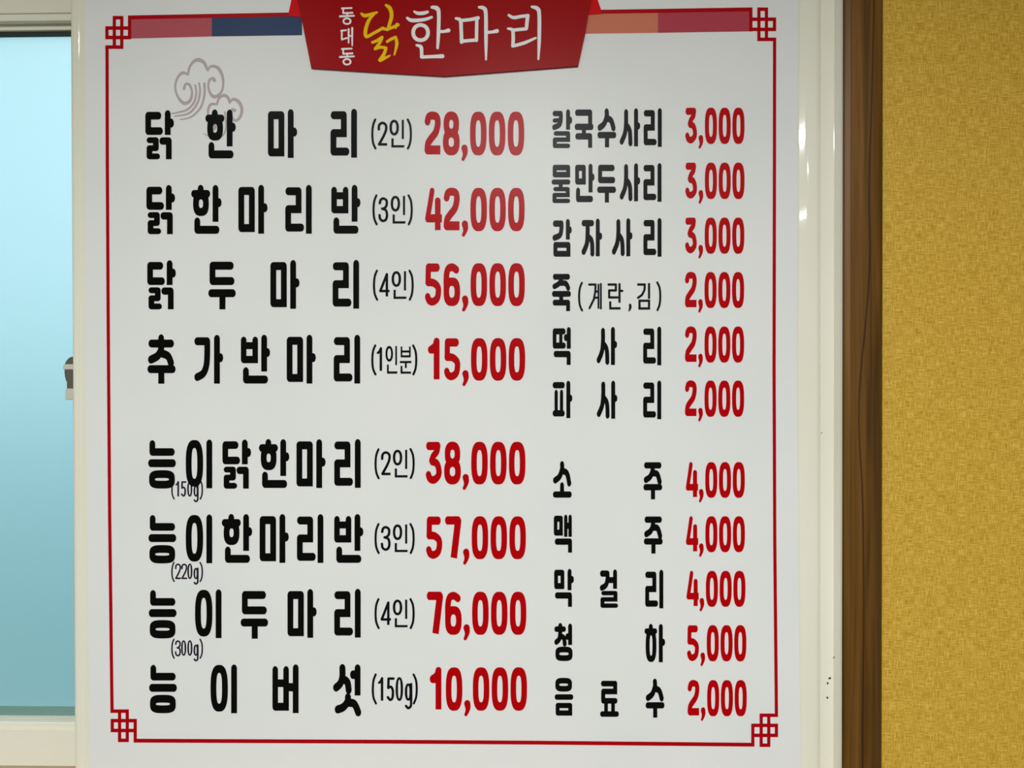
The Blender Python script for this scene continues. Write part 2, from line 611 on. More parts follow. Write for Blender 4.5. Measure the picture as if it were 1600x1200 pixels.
def ring(cx, cy, rx, ry, pen=(18.3, 25), e=2.6, n=40):
    """closed superellipse band, given by its centre line"""
    out = []
    for sgn, k in ((1, 0), (-1, 1)):
        pass
    def pt(t, ax, ay, ex):
        c, s = math.cos(t), math.sin(t)
        return (cx + ax * math.copysign(abs(c) ** (2 / ex), c), cy + ay * math.copysign(abs(s) ** (2 / ex), s))
    for i in range(n):
        t0, t1 = 2 * math.pi * i / n, 2 * math.pi * (i + 1) / n
        out.append([pt(t0, rx + pen[0], ry + pen[1], e), pt(t1, rx + pen[0], ry + pen[1], e),
                    pt(t1, max(rx - pen[0], 1), max(ry - pen[1], 1), e), pt(t0, max(rx - pen[0], 1), max(ry - pen[1], 1), e)])
    return out


def poly(pts):
    return [list(pts)]


def merge(polys):
    """union of overlapping outlines -> (verts, faces), no overlapping faces"""
    vs, fs = [], []
    for q in polys:
        ar = sum(q[i][0] * q[(i + 1) % len(q)][1] - q[(i + 1) % len(q)][0] * q[i][1] for i in range(len(q)))
        if abs(ar) < 1e-9:
            continue
        if ar < 0:
            q = q[::-1]
        b = len(vs)
        vs += [Vector((x, y)) for x, y in q]
        fs.append(list(range(b, b + len(q))))
    r = delaunay_2d_cdt(vs, [], fs, 1, 1e-4)
    ov, of = r[0], r[2]
    shapes = []
    for f in fs:
        q = [vs[i] for i in f]
        shapes.append((min(p.x for p in q), max(p.x for p in q), min(p.y for p in q), max(p.y for p in q), q))
    keepf = []
    for f in of:
        cx = sum(ov[i].x for i in f) / len(f)
        cy = sum(ov[i].y for i in f) / len(f)
        for x0, x1, y0, y1, q in shapes:
            if x0 <= cx <= x1 and y0 <= cy <= y1:
                inside = False
                j = len(q) - 1
                for i in range(len(q)):
                    a, b = q[i], q[j]
                    if (a.y > cy) != (b.y > cy) and cx < (b.x - a.x) * (cy - a.y) / (b.y - a.y) + a.x:
                        inside = not inside
                    j = i
                if inside:
                    keepf.append(f)
                    break
    return [tuple(v) for v in ov], keepf


V = 305


def bar_v(x, y1=V, y0=22, **k):      # standing stroke: round head, flat foot
    return st([(x, y0 + 3), (x, y1)], caps='rb', **k)


def nub(x, y, x1):
    return st([(x, y), (x1 - 15, y)], pen=(16, 28))


def box(x0, y0, x1, y1, pen=(18.3, 25)):
    return st([(x0, y0), (x1, y0), (x1, y1), (x0, y1)], pen=pen, closed=True, sq=(2,))


def rieul(x0, x1, y0, y1, hy=17, hx=18.3, x2=None):
    ym = (y0 + y1) / 2
    return st([(x0 + 8, y0), (x1, y0), (x1, ym), (x0, ym), (x0, y1), ((x2 or x1), y1)], pen=(hx, hy), sq=(2,))


SS = (19, 26)
G = {
    '닭': st([(82, 35), (18, 35), (18, 131), (92, 131)], pen=(18, 24)) + bar_v(140, 155) + nub(140, 81, 178)
         + st([(26, 188), (66, 188), (66, 238), (26, 238), (26, 289), (74, 289)], pen=(18, 18.5)) + st([(106, 193), (147, 193), (147, 307)], caps='rb', pen=(18, 23)),
    '한': st([(59, 24), (59, 60)]) + st([(18, 55), (101, 55)], pen=(18, 24)) + ring(61, 117, 31, 52) + bar_v(152, 230) + nub(152, 110, 189)
         + st([(38, 228), (38, 280), (158, 280)]),
    '마': box(18, 38, 84, 270) + bar_v(142) + nub(142, 143, 181),
    '리': st([(20, 40), (84, 40), (84, 152), (19, 152), (19, 267), (100, 267)], sq=(2,)) + bar_v(148),
    '반': st([(18, 35), (18, 155), (90, 155), (90, 35)], sq=(2,), pen=(17.5, 23)) + st([(18, 68), (90, 68)], pen=(17, 22)) + bar_v(146, 230) + nub(146, 111, 182)
         + st([(32, 228), (32, 280), (152, 280)]),
    '두': st([(140, 34), (26, 34), (26, 130), (145, 130)]) + st([(18, 206), (153, 206)]) + st([(88, 206), (88, 307)], caps='bb', pen=(19, 25)),
    '추': st([(85, 24), (85, 57)], pen=(18, 25)) + st([(24, 57), (147, 57)]) + st([(85, 60), (83, 100), (62, 135), (22, 157)], sm=True, pen=SS)
         + st([(88, 118), (128, 136), (148, 183)], sm=True, caps='rb', pen=SS) + st([(18, 217), (157, 217)]) + st([(86, 217), (86, 308)], caps='bb', pen=(19, 25)),
    '가': st([(20, 40), (82, 40)]) + st([(82, 40), (82, 120), (77, 190), (58, 240), (20, 264)], sm=True) + bar_v(143) + nub(143, 143, 181),
    '능': st([(26, 27), (26, 77), (148, 77)], pen=(18, 24)) + st([(18, 147), (155, 147)]) + ring(86, 248, 62, 33, pen=(18.5, 24.5), e=3.2),
    '이': ring(55, 149, 36, 121, e=2.7) + bar_v(148),
    '버': st([(18, 36), (18, 265), (86, 265), (86, 36)], sq=(2,), pen=(17.5, 25)) + st([(18, 118), (86, 118)], pen=(17, 24)) + st([(86, 143), (146, 143)], pen=(18, 26), caps='bb') + bar_v(146),
    '섯': st([(57, 24), (57, 75), (45, 118), (18, 145)], sm=True, pen=SS) + st([(60, 92), (88, 112), (97, 166)], sm=True, caps='rb', pen=SS) + bar_v(152, 195) + st([(122, 65), (152, 65)], pen=(17, 27))
         + st([(92, 206), (88, 236), (62, 268), (28, 282)], sm=True, pen=SS) + st([(94, 240), (132, 248), (158, 306)], sm=True, caps='rb', pen=SS),
    '칼': st([(24, 33), (80, 33)], pen=(18, 21)) + st([(80, 33), (80, 75), (68, 120), (20, 142)], sm=True, pen=(18, 22)) + st([(24, 88), (72, 86)], pen=(18, 17)) + bar_v(147, 160) + nub(147, 86, 183)
         + rieul(26, 147, 190, 288, 17.5),
    '국': st([(22, 28), (141, 28), (141, 140)], caps='rb') + st([(18, 140), (153, 140)]) + st([(84, 140), (84, 212)], caps='bb') + st([(24, 215), (141, 215), (141, 305)], caps='rb'),
    '수': st([(84, 24), (84, 62), (60, 120), (20, 150)], sm=True, pen=SS) + st([(86, 78), (124, 94), (148, 160)], sm=True, caps='rb', pen=SS) + st([(18, 209), (153, 209)]) + st([(87, 209), (87, 306)], caps='bb', pen=(19, 25)),
    '사': st([(60, 32), (60, 110), (50, 195), (20, 262)], sm=True) + st([(66, 135), (94, 180), (100, 285)], sm=True, caps='rb') + bar_v(151, 300) + nub(151, 139, 188),
    '물': st([(28, 24), (151, 24), (151, 80), (28, 80)], pen=(18.3, 22), closed=True, sq=(2,)) + st([(18, 138), (153, 138)], pen=(18, 20)) + st([(83, 138), (83, 195)], caps='bb') + rieul(26, 147, 194, 287, 17, x2=150),
    '만': st([(18, 32), (80, 32), (80, 140), (18, 140)], closed=True, sq=(2,), pen=(17.5, 24)) + bar_v(141, 226) + nub(141, 106, 176) + st([(27, 213), (27, 278), (145, 278)]),
    '감': st([(24, 36), (84, 36)]) + st([(84, 36), (82, 85), (68, 128), (20, 148)], sm=True, pen=(18.3, 24)) + bar_v(142, 162) + nub(142, 86, 177) + box(28, 204, 147, 274, pen=(18.3, 23)),
    '자': st([(18, 36), (94, 36)]) + st([(54, 36), (54, 130), (46, 200), (18, 262)], sm=True, pen=(19, 25)) + st([(60, 145), (92, 180), (98, 285)], sm=True, caps='rb') + bar_v(147, 298) + nub(147, 139, 186),
    '죽': st([(26, 26), (146, 26)], pen=(18.3, 23)) + st([(85, 30), (78, 62), (55, 86), (22, 102)], sm=True, pen=(18, 22)) + st([(84, 76), (127, 80), (150, 119)], sm=True, caps='rb', pen=(18, 22)) + st([(18, 161), (155, 161)], pen=(18, 23))
         + st([(84, 161), (84, 228)], caps='bb') + st([(24, 230), (147, 230), (147, 297)], caps='rb', pen=(18, 23)),
    '떡': st([(100, 34), (17, 34), (17, 146), (102, 146)], pen=(17, 24)) + st([(74, 34), (74, 146)], pen=(15, 24)) + bar_v(147, 171) + st([(118, 83), (147, 83)], pen=(16, 27)) + st([(27, 213), (146, 213), (146, 299)], caps='rb'),
    '파': st([(20, 35), (94, 35)]) + st([(34, 95), (34, 257)], pen=(15, 25)) + st([(83, 95), (83, 257)], pen=(15, 25)) + st([(20, 257), (94, 257)]) + bar_v(145, 295) + nub(145, 138, 181),
    '소': st([(83, 24), (83, 62), (60, 120), (20, 150)], sm=True, pen=SS) + st([(85, 76), (128, 96), (150, 182)], sm=True, caps='rb', pen=SS) + st([(83, 190), (83, 262)], pen=(18, 25)) + st([(18, 262), (153, 262)]),
    '주': st([(24, 30), (146, 30)]) + st([(86, 32), (80, 82), (58, 122), (22, 144)], sm=True, pen=SS) + st([(84, 92), (126, 100), (150, 166)], sm=True, caps='rb', pen=SS) + st([(18, 202), (153, 202)]) + st([(87, 202), (87, 298)], caps='bb', pen=(19, 25)),
    '맥': st([(17, 32), (67, 32), (67, 142), (17, 142)], closed=True, sq=(2,), pen=(16.5, 24)) + bar_v(110, 175, pen=(15.5, 25)) + bar_v(150, 175, pen=(15.5, 25)) + st([(110, 88), (150, 88)], pen=(10, 25)) + st([(28, 213), (149, 213), (149, 300)], caps='rb'),
    '막': st([(18, 31), (76, 31), (76, 136), (18, 136)], closed=True, sq=(2,), pen=(17.5, 24)) + bar_v(141, 169) + nub(141, 84, 180) + st([(26, 210), (145, 210), (145, 300)], caps='rb'),
    '걸': st([(22, 33), (72, 33)]) + st([(72, 33), (72, 80), (56, 125), (20, 146)], sm=True, pen=(18, 24)) + bar_v(141, 153) + st([(66, 84), (141, 84)], pen=(14, 24)) + rieul(26, 145, 187, 286, 17.5, x2=150),
    '청': st([(54, 24), (54, 50)]) + st([(18, 48), (88, 48)], pen=(18, 22)) + st([(54, 50), (52, 92), (42, 130), (18, 150)], sm=True, pen=(18, 23)) + st([(56, 104), (86, 118), (95, 168)], sm=True, caps='rb', pen=(18, 23)) + bar_v(144, 173, 26) + st([(118, 107), (144, 107)], pen=(17, 26))
         + ring(88, 243, 60, 34, pen=(18.5, 23), e=3.2),
    '하': st([(58, 24), (58, 60)]) + st([(18, 57), (98, 57)], pen=(18, 23)) + ring(60, 170, 31, 105, e=2.7) + bar_v(149, 302) + nub(149, 144, 188),
    '음': ring(82, 54, 58, 32, pen=(18.5, 22.5), e=3.2) + st([(18, 151), (152, 151)], pen=(18, 22)) + st([(27, 218), (142, 218), (142, 277), (27, 277)], pen=(18.3, 21), closed=True, sq=(2,)),
    '료': st([(26, 36), (138, 36), (138, 98), (28, 98), (28, 172), (140, 172)], pen=(18.3, 22.5), sq=(2,)) + st([(54, 172), (54, 272)], caps='bb', pen=(17, 20)) + st([(118, 172), (118, 272)], caps='bb', pen=(17, 20)) + st([(18, 276), (153, 276)], pen=(18.3, 22)),
}

# heavy price numerals (cell 138 x 361, drawn about x = 69)
DP = (23.5, 35)
D = {
    '0': ring(69, 181, 45.5, 145, pen=DP, e=2.75),
    '1': st([(95, 25), (95, 350)], caps='rb', pen=(24.5, 27)) + st([(90, 30), (78, 68), (42, 98)], sm=True, pen=(20, 30)) + st([(45, 102), (90, 102)], pen=(22, 30)),
    '2': st([(27, 82), (38, 44), (68, 33), (104, 46), (112, 100), (96, 170), (58, 222), (32, 262), (26, 316)], sm=True, pen=(24, 33)) + st([(28, 316), (134, 316)], caps='rb', pen=(25, 37)),
    '3': st([(26, 37), (104, 37)], pen=(21, 35)) + st([(102, 40), (94, 84), (66, 122), (52, 160)], sm=True, pen=(22, 30))
         + st([(56, 168), (92, 182), (110, 230), (108, 284), (72, 322), (38, 312), (25, 280)], sm=True, pen=(23, 33)),
    '4': st([(62, 28), (44, 140), (24, 254)], pen=(20, 28)) + st([(24, 254), (144, 254)], caps='rb', pen=(20, 34)) + st([(109, 108), (109, 352)], caps='rb', pen=(23.5, 27)),
    '5': st([(102, 38), (29, 38), (27, 160)], pen=(22, 35)) + st([(27, 162), (72, 166), (108, 200), (112, 250), (100, 300), (66, 324), (36, 314), (24, 284)], sm=True, pen=(23, 33)),
    '6': st([(106, 56), (74, 35), (38, 50), (24, 110), (23.5, 200), (23.5, 240)], sm=True, pen=(23.5, 33)) + ring(69, 241, 45.5, 85, pen=DP, e=2.6),
    '7': st([(24, 36), (114, 36)], pen=(21, 35)) + st([(112, 42), (76, 350)], caps='rb', pen=(27, 36)),
    '8': ring(69, 105, 41, 71, pen=(23.5, 34), e=2.4) + ring(69, 252, 46, 74, pen=(24, 35), e=2.4),
    ',': st([(26, 302, 1.0), (31, 335, 0.85), (26, 365, 0.62), (14, 392, 0.5)], sm=True, pen=(26, 30)),
}

# slender lettering of the portions, units of the brackets
SP = (10.5, 10.5)
T = {
    '(': st([(32, 6), (14, 55), (8, 127), (14, 198), (34, 247)], sm=True, pen=(9.2, 9.2)),
    ')': st([(6, 6), (26, 55), (32, 127), (26, 198), (8, 247)], sm=True, pen=(9.2, 9.2)),
    '1': st([(30, 195), (30, 8)], caps='br', pen=SP) + st([(30, 10), (18, 34), (6, 45)], sm=True, pen=SP),
    '2': st([(10, 62), (14, 26), (40, 9), (68, 26), (70, 66), (50, 118), (12, 187)], sm=True, pen=SP) + st([(10, 188), (80, 188)], pen=SP, caps='bb'),
    '3': st([(10, 48), (18, 20), (40, 9), (66, 26), (66, 66), (50, 88), (30, 94)], sm=True, pen=SP) + st([(30, 94), (60, 106), (70, 145), (62, 182), (38, 196), (14, 180), (8, 148)], sm=True, pen=SP),
    '4': st([(62, 195), (62, 10)], caps='br', pen=SP) + st([(62, 10), (8, 148)], pen=SP) + st([(8, 150), (84, 150)], pen=SP, caps='rb'),
    '5': st([(56, 10), (14, 10), (12, 88)], pen=SP) + st([(12, 88), (34, 78), (49, 105), (50, 140), (45, 174), (27, 187), (8, 165)], sm=True, pen=SP),
    '0': ring(30, 98, 21, 89, pen=SP, e=2.3),
    'g': ring(27, 70, 19, 62, pen=SP, e=2.3) + st([(50, 4), (50, 160), (44, 192), (25, 204), (8, 186)], pen=SP, sm=True),
    '인': ring(36, 65, 29, 55, pen=SP, e=2.2) + st([(108, 0), (108, 160)], pen=(9, 9), caps='bb') + st([(22, 155), (22, 221), (120, 221)], pen=(9.5, 9.5), caps='bb', sq=(1,)),
    '분': st([(14, 0), (14, 80)], pen=(7, 9), caps='bb') + st([(84, 0), (84, 80)], pen=(7, 9), caps='bb') + st([(14, 42), (84, 42)], pen=(8, 9)) + st([(14, 82), (84, 82)], pen=(8, 9))
         + st([(0, 130), (97, 130)], pen=(8, 9), caps='bb') + st([(50, 130), (50, 180)], pen=(8, 9), caps='bb') + st([(14, 162), (14, 218), (94, 218)], pen=(8, 9), caps='bb', sq=(1,)),
    '계': st([(0, 10), (46, 10), (44, 60), (34, 115), (3, 178)], pen=(7.6, 8)) + st([(40, 60), (67, 60)], pen=(5, 8)) + st([(36, 104), (67, 104)], pen=(5, 8)) + st([(67, 5), (67, 183)], pen=(6.8, 6), caps='bb') + st([(84, 0), (84, 187)], pen=(6.8, 6), caps='bb'),
    '란': st([(2, 10), (54, 10), (54, 52), (6, 52), (6, 102), (66, 102)], pen=(8, 8.4)) + st([(80, 0), (80, 140)], pen=(8, 8), caps='bb') + st([(80, 55), (100, 55)], pen=(8, 8.4)) + st([(14, 130), (14, 180), (88, 180)], pen=(8, 8.4), caps='bb', sq=(1,)),
    '김': st([(2, 10), (50, 10), (47, 50), (30, 84), (2, 104)], pen=(8, 8.4)) + st([(80, 0), (80, 112)], pen=(8, 8), caps='bb') + st([(12, 126), (80, 126), (80, 181), (12, 181)], pen=(8, 8.4), closed=True, sq=(0, 1, 2, 3)),
    ',': st([(13, 6, 1.0), (14, 26, 1.0), (5, 48, 0.5)], sm=True, pen=(9.2, 9.2)),
}
CACHE = {}


def glyph(tab, ch):
    k = (id(tab), ch)
    if k not in CACHE:
        CACHE[k] = merge(tab[ch])
    return CACHE[k]


SHEET = FR - .0036        # face of the poster
LAY = .00018


def print_mesh(items, y):
    """items: (tab, char, x, y, sx, sy) in the photograph's frame, laid on the poster's face"""
    vs, fs = [], []
    for tab, ch, gx, gy, sx, sy in items:
        v, f = glyph(tab, ch)
        b = len(vs)
        vs += [P(gx + a * sx, gy + c * sy, y) for a, c in v]
        fs += [[b + i for i in reversed(q)] for q in f]
    me = bpy.data.meshes.new('m')
    me.from_pydata(vs, [], fs)
    me.update()
    if me.polygons and sum(p.normal.y for p in me.polygons) > 0:
        me.flip_normals()
    return me


def shape_mesh(polys, y):
    G_tmp = {'s': polys}
    v, f = merge(polys)
    me = bpy.data.meshes.new('m')
    me.from_pydata([P(a, c, y) for a, c in v], [], [list(reversed(q)) for q in f])
    me.update()
    if me.polygons and sum(p.normal.y for p in me.polygons) > 0:
        me.flip_normals()
    return me


# ------------------------------------------------------------------ the menu poster
base = P(690, 1202, SHEET)
poster = tag(empty('menu_poster', base), 'large white menu poster with red border, red banner and black and red lettering', 'poster')

left = [(132.0, -42), (132.4, 0), (133.4, 300), (134.8, 600), (137.3, 900), (140.4, 1215)]
right = [(1251.3, 1225), (1251.2, 1180), (1247.5, 900), (1245.3, 575), (1246.2, 300), (1247.0, 0), (1247.2, -42)]
pl = [P(x, y, SHEET) for x, y in left + right]
for p in pl:
    p.z = max(p.z, Z_B + .002)
bm = bmesh.new()
fa = [bm.verts.new(p) for p in pl]
fb = [bm.verts.new((p.x, SHEET + .0012, p.z)) for p in pl]
bm.faces.new(fa)
bm.faces.new(list(reversed(fb)))
for i in range(len(pl)):
    bm.faces.new((fa[i], fb[i], fb[(i + 1) % len(pl)], fa[(i + 1) % len(pl)]))
bmesh.ops.recalc_face_normals(bm, faces=bm.faces)
me = bpy.data.meshes.new('m')
bm.to_mesh(me)
bm.free()
part('sheet', me, M['paper'], poster)

# colour bands under the top border line
for q, mk, lb in (([(204, 29.5), (331, 27.0), (331, 57.0), (204, 60.3)], 'pink', 'rose colour band'),
                  ([(331, 27.0), (472, 24.5), (472, 55.0), (331, 57.0)], 'navy', 'navy blue colour band'),
                  ([(914, 20.5), (1028, 19.5), (1028, 51.3), (914, 52.8)], 'orange', 'orange colour band'),
                  ([(1028, 19.5), (1172, 17.0), (1172, 49.0), (1028, 51.3)], 'crimson', 'crimson colour band')):
    part('colour_band', shape_mesh([q], SHEET - LAY), M[mk], poster, label=lb)

BP = (2.55, 2.75)


def line(pts, pen=BP):
    return st(pts, pen=pen, caps='rr', sq=tuple(range(len(pts))))


part('border_line', shape_mesh(line([(202.5, 56), (202.5, 27.2), (330, 24.8), (460, 22.4)], (2.6, 3.1)), SHEET - 2 * LAY), M['border'], poster, label='red border line, top left run')
part('border_line', shape_mesh(line([(925, 18.6), (1050, 16.6), (1173.2, 14.6), (1173.2, 46)], (2.6, 3.1)), SHEET - 2 * LAY), M['border'], poster, label='red border line, top right run')
part('border_line', shape_mesh(line([(167.2, 73.8), (167.6, 250), (169.0, 500), (171.2, 800), (175.0, 1111.0)]), SHEET - 2 * LAY), M['border'], poster, label='red border line, left side')
part('border_line', shape_mesh(line([(1210.3, 61.5), (1210.0, 300), (1209.5, 575), (1210.6, 850), (1213.2, 1117.5)]), SHEET - 2 * LAY), M['border'], poster, label='red border line, right side')
part('border_line', shape_mesh(line([(211.3, 1157.3), (610, 1158.9), (840, 1160.4), (1176.2, 1163.6)], (2.6, 3.0)), SHEET - 2 * LAY), M['border'], poster, label='red border line, bottom')


def knot(vx, hy, vy, hx, extra):
    l = (line([(vx[0], vy[0]), (vx[1], vy[0])]) + line([(vx[0], vy[1]), (vx[1], vy[1])]) + line([(vx[0], vy[0]), (vx[0], vy[1])]) + line([(vx[1], vy[0]), (vx[1], vy[1])])
         + line([(hx[0], hy[0]), (hx[1], hy[0])]) + line([(hx[0], hy[1]), (hx[1], hy[1])]) + line([(hx[0], hy[0]), (hx[0], hy[1])]) + line([(hx[1], hy[0]), (hx[1], hy[1])]))
    for e_ in extra:
        l += line(e_)
    return l


part('corner_knot', shape_mesh(knot((178.6, 190.2), (43.7, 58.5), (27.6, 73.5), (167.0, 202.3), [[(167.0, 73.5), (190, 73.5)]]), SHEET - 2.3 * LAY), M['border'], poster, label='red fretwork corner knot')
part('corner_knot', shape_mesh(knot((1185.8, 1197.6), (30.0, 45.8), (14.3, 61.4), (1173.2, 1210.2), [[(1186, 61.4), (1210.2, 61.4)]]), SHEET - 2.3 * LAY), M['border'], poster)
part('corner_knot', shape_mesh(knot((1189.4, 1201.2), (1133.4, 1149.0), (1117.6, 1164.4), (1176.3, 1213.2), [[(1189.4, 1117.6), (1213.2, 1117.6)], [(1176.3, 1149), (1176.3, 1163.6)]]), SHEET - 2.3 * LAY), M['border'], poster)
part('corner_knot', shape_mesh(knot((186.8, 198.8), (1126.0, 1141.4), (1111.2, 1156.8), (175.4, 211.2), [[(175.2, 1111.2), (198.8, 1111.2)], [(211.2, 1141), (211.2, 1157.3)]]), SHEET - 2.3 * LAY), M['border'], poster)


# cloud motif (printed), traced in its own units of a quarter pixel
def zq(lst):
    return [(130 + p[0] / 4.0, p[1] / 4.0) + tuple(p[2:]) for p in lst]


CPN = (2.1, 2.1)
big = (st(zq([(630, 556, 1.0), (640, 526, .9), (664, 530, 1), (680, 575, .8), (668, 628, 1.2), (630, 645, 1.3), (592, 605, .9), (575, 545, .8), (590, 485, .9), (622, 455, 1.1), (656, 466, .8)]), CPN, sm=True)
       + st(zq([(655, 466, .8), (665, 420, .9), (690, 385, 1.1), (720, 374, 1.5), (755, 392, 1.3), (778, 440, .8)]), CPN, sm=True)
       + st(zq([(778, 438, .8), (800, 414, 1), (842, 425, 1.3), (868, 470, 1.1), (875, 530, .8), (860, 580, 1), (820, 605, 1.3), (793, 580, 1), (782, 540, .8), (790, 500, 1), (812, 490, 1.1), (820, 504, 1.2)]), CPN, sm=True)
       + st(zq([(700, 532, .7), (706, 580, .75), (692, 640, .8), (645, 688, .8), (555, 710, .55)]), CPN, sm=True)
       + st(zq([(724, 520, .7), (730, 575, .8), (712, 648, .8), (660, 708, .8), (570, 727, .5)]), CPN, sm=True)
       + st(zq([(757, 522, .9), (757, 595, .9), (732, 675, .8), (672, 732, .7), (605, 747, .4)]), CPN, sm=True))
small = (st(zq([(780, 715, .8), (782, 680, .9), (800, 652, 1), (836, 652, .8)]), CPN, sm=True)
         + st(zq([(836, 652, .8), (850, 612, 1), (882, 596, 1.2), (905, 612, 1.1), (916, 642, .8)]), CPN, sm=True)
         + st(zq([(915, 640, .8), (940, 620, 1.1), (975, 640, 1.3), (992, 690, 1.1), (975, 740, 1.1), (945, 752, .9), (925, 715, .8), (930, 685, 1), (946, 690, 1.3)]), CPN, sm=True)
         + st(zq([(885, 700, .6), (892, 770, .6), (884, 830, .6), (845, 870, .5)]), CPN, sm=True)
         + st(zq([(818, 740, .8), (824, 790, 1.2), (816, 810, .9)]), CPN, sm=True)
         + st(zq([(748, 832, .2), (790, 850, .5), (840, 830, .5)]), CPN, sm=True))
part('cloud_motif', shape_mesh(big, SHEET - LAY), M['cloud'], poster, label='pale mauve swirling cloud drawing')
part('cloud_motif', shape_mesh(small, SHEET - LAY), M['cloud'], poster, label='smaller cloud drawing behind the first line')


# ---- red printed banner at the top, built as a raised board to cast its shadow
def slab(pts, y0, y1, m, name, label, parent, bev=0.0):
    o = part(name, lathe_outline([P(x, y, y0) for x, y in pts], y0, y1), m, parent, bev, label=label)
    return o


banner = slab([(458, -38), (464.5, 0), (470.6, 27), (486.2, 105.8), (590, 112.5), (694.5, 118.6), (800, 110.5), (903.4, 102.6), (914.5, 52), (919.2, 23), (923.6, 0), (930, -38)],
              SHEET - .0050, SHEET - .0002, M['banner'], 'banner', 'red banner with white and yellow brush lettering', poster)
slab([(466, -38), (462, -20), (455.2, 0), (451.0, 19.5), (451, 25), (471, 26.5), (473, -38)], SHEET - .0012, SHEET - .0002, M['wing'], 'banner_fold', 'bright red folded ribbon end', banner)
slab([(924, -38), (927, -30), (934.0, 0), (939.6, 16.2), (939.4, 21.5), (917.5, 23), (915, -38)], SHEET - .0012, SHEET - .0002, M['wing'], 'banner_fold', 'bright red folded ribbon end', banner)


def zb(lst):
    return [(450 + p[0] / 3.2, p[1] / 3.2) + tuple(p[2:]) for p in lst]


YB = SHEET - .0050 - LAY


def dong(dy):
    q = (1.35, 1.35)
    return (st(zb([(270, 42 + dy, 1.1), (318, 40 + dy, 1)]), q) + st(zb([(276, 42 + dy, 1), (276, 66 + dy, 1), (322, 64 + dy, 1.1)]), q)
            + st(zb([(296, 64 + dy), (296, 80 + dy)]), q) + st(zb([(260, 82 + dy, 1.2), (330, 79 + dy, 1)]), q)
            + ring(450 + 295 / 3.2, (106 + dy) / 3.2, 18 / 3.2, 14 / 3.2, q, 2.0, 24))


q = (1.3, 1.3)
dae = (st(zb([(266, 154, 1.1), (290, 151, 1)]), q) + st(zb([(269, 154), (269, 198), (294, 190)]), q) + st(zb([(303, 146, 1.2), (303, 214, .9)]), q)
       + st(zb([(321, 140, 1.2), (321, 228, .8)]), q) + st(zb([(303, 180), (321, 179)]), q))
part('banner_lettering', shape_mesh(dong(0) + dae + dong(203), YB), M['white'], banner, label='small white upright lettering 동대동')
q = (2.6, 2.6)
dak = (st(zb([(367, 68, .7), (382, 78, 1.1), (405, 74, 1.0), (444, 62, .7)]), q, sm=True)
       + st(zb([(436, 66, .6), (405, 100, 1.0), (388, 150, 1.1), (392, 183, 1.0), (430, 165, .9), (475, 140, .9)]), q, sm=True)
       + st(zb([(470, 142, .9), (500, 145, .9), (551, 124, .9)]), q, sm=True)
       + st(zb([(490, 26, .8), (510, 42, 1.2), (518, 80, 1.1), (506, 125, 1.0), (497, 150, .7)]), q, sm=True)
       + st(zb([(545, 122, 1), (538, 140, .6)]), q)
       + st(zb([(422, 212, .8), (445, 203, .9), (470, 186, .9)]), q, sm=True)
       + st(zb([(470, 188, .9), (458, 215, .9), (436, 244, .9)]), q, sm=True)
       + st(zb([(436, 244, .9), (462, 236, .9), (490, 240, .9)]), q, sm=True)
       + st(zb([(490, 240, .9), (480, 270, 1), (460, 300, 1.1)]), q, sm=True)
       + st(zb([(462, 302, 1), (485, 290, .9), (510, 278, .5)]), q, sm=True)
       + st(zb([(496, 208, .8), (515, 196, .9), (538, 186, .9)]), q, sm=True)
       + st(zb([(538, 188, .9), (544, 220, 1.0), (532, 274, .5)]), q, sm=True))
part('banner_lettering', shape_mesh(dak, YB), M['yellow'], banner, label='yellow brush lettering 닭')
q = (2.9, 2.9)
han = (st(zb([(632, 58, .6), (648, 66, .9), (675, 66, 1.0), (697, 60, .8)]), q, sm=True)
       + st(zb([(596, 90, .7), (620, 102, 1.0), (680, 98, .9), (718, 86, .7)]), q, sm=True)
       + ring(450 + 663 / 3.2, 163 / 3.2, 37 / 3.2, 38 / 3.2, q, 2.1, 32)
       + st(zb([(720, 36, .8), (745, 42, 1.2), (754, 70, 1.0), (752, 170, .95), (748, 240, .7)]), q, sm=True)
       + st(zb([(755, 158, .9), (780, 157, .8), (802, 152, 1.1)]), q, sm=True)
       + st(zb([(643, 226, .6), (664, 234, 1.0), (668, 260, .9), (668, 285, .9)]), q, sm=True) + st(zb([(668, 285, .9), (720, 283, .9), (772, 281, 1.1)]), q, sm=True))
ma_ = (st(zb([(840, 92, .7), (862, 102, 1.0), (866, 150, .95), (868, 210, 1.0)]), q, sm=True) + st(zb([(862, 103, .9), (910, 98, .9), (950, 90, 1.0)]), q, sm=True)
       + st(zb([(944, 94, .9), (942, 202, .9)]), q) + st(zb([(868, 206, .9), (942, 200, .9)]), q)
       + st(zb([(956, 36, .7), (980, 42, 1.1), (989, 70, 1.0), (990, 200, .95), (990, 298, .5)]), q, sm=True) + st(zb([(992, 162, .9), (1020, 160, .8), (1044, 155, 1.1)]), q, sm=True))
ri_ = (st(zb([(1104, 76, .7), (1128, 88, .9), (1165, 82, .9), (1200, 78, .9)]), q, sm=True) + st(zb([(1198, 80, 1.0), (1192, 142, .9)]), q) + st(zb([(1190, 144, .9), (1130, 150, .9)]), q)
       + st(zb([(1100, 143, .6), (1122, 150, .9), (1126, 185, .95), (1124, 230, .9)]), q, sm=True) + st(zb([(1124, 230, .9), (1180, 215, .9), (1238, 190, .6)]), q, sm=True)
       + st(zb([(1220, 34, .7), (1245, 42, 1.1), (1256, 70, 1.0), (1256, 200, .95), (1252, 296, .5)]), q, sm=True))
part('banner_lettering', shape_mesh(han + ma_ + ri_, YB), M['white'], banner, label='large white brush lettering 한마리')

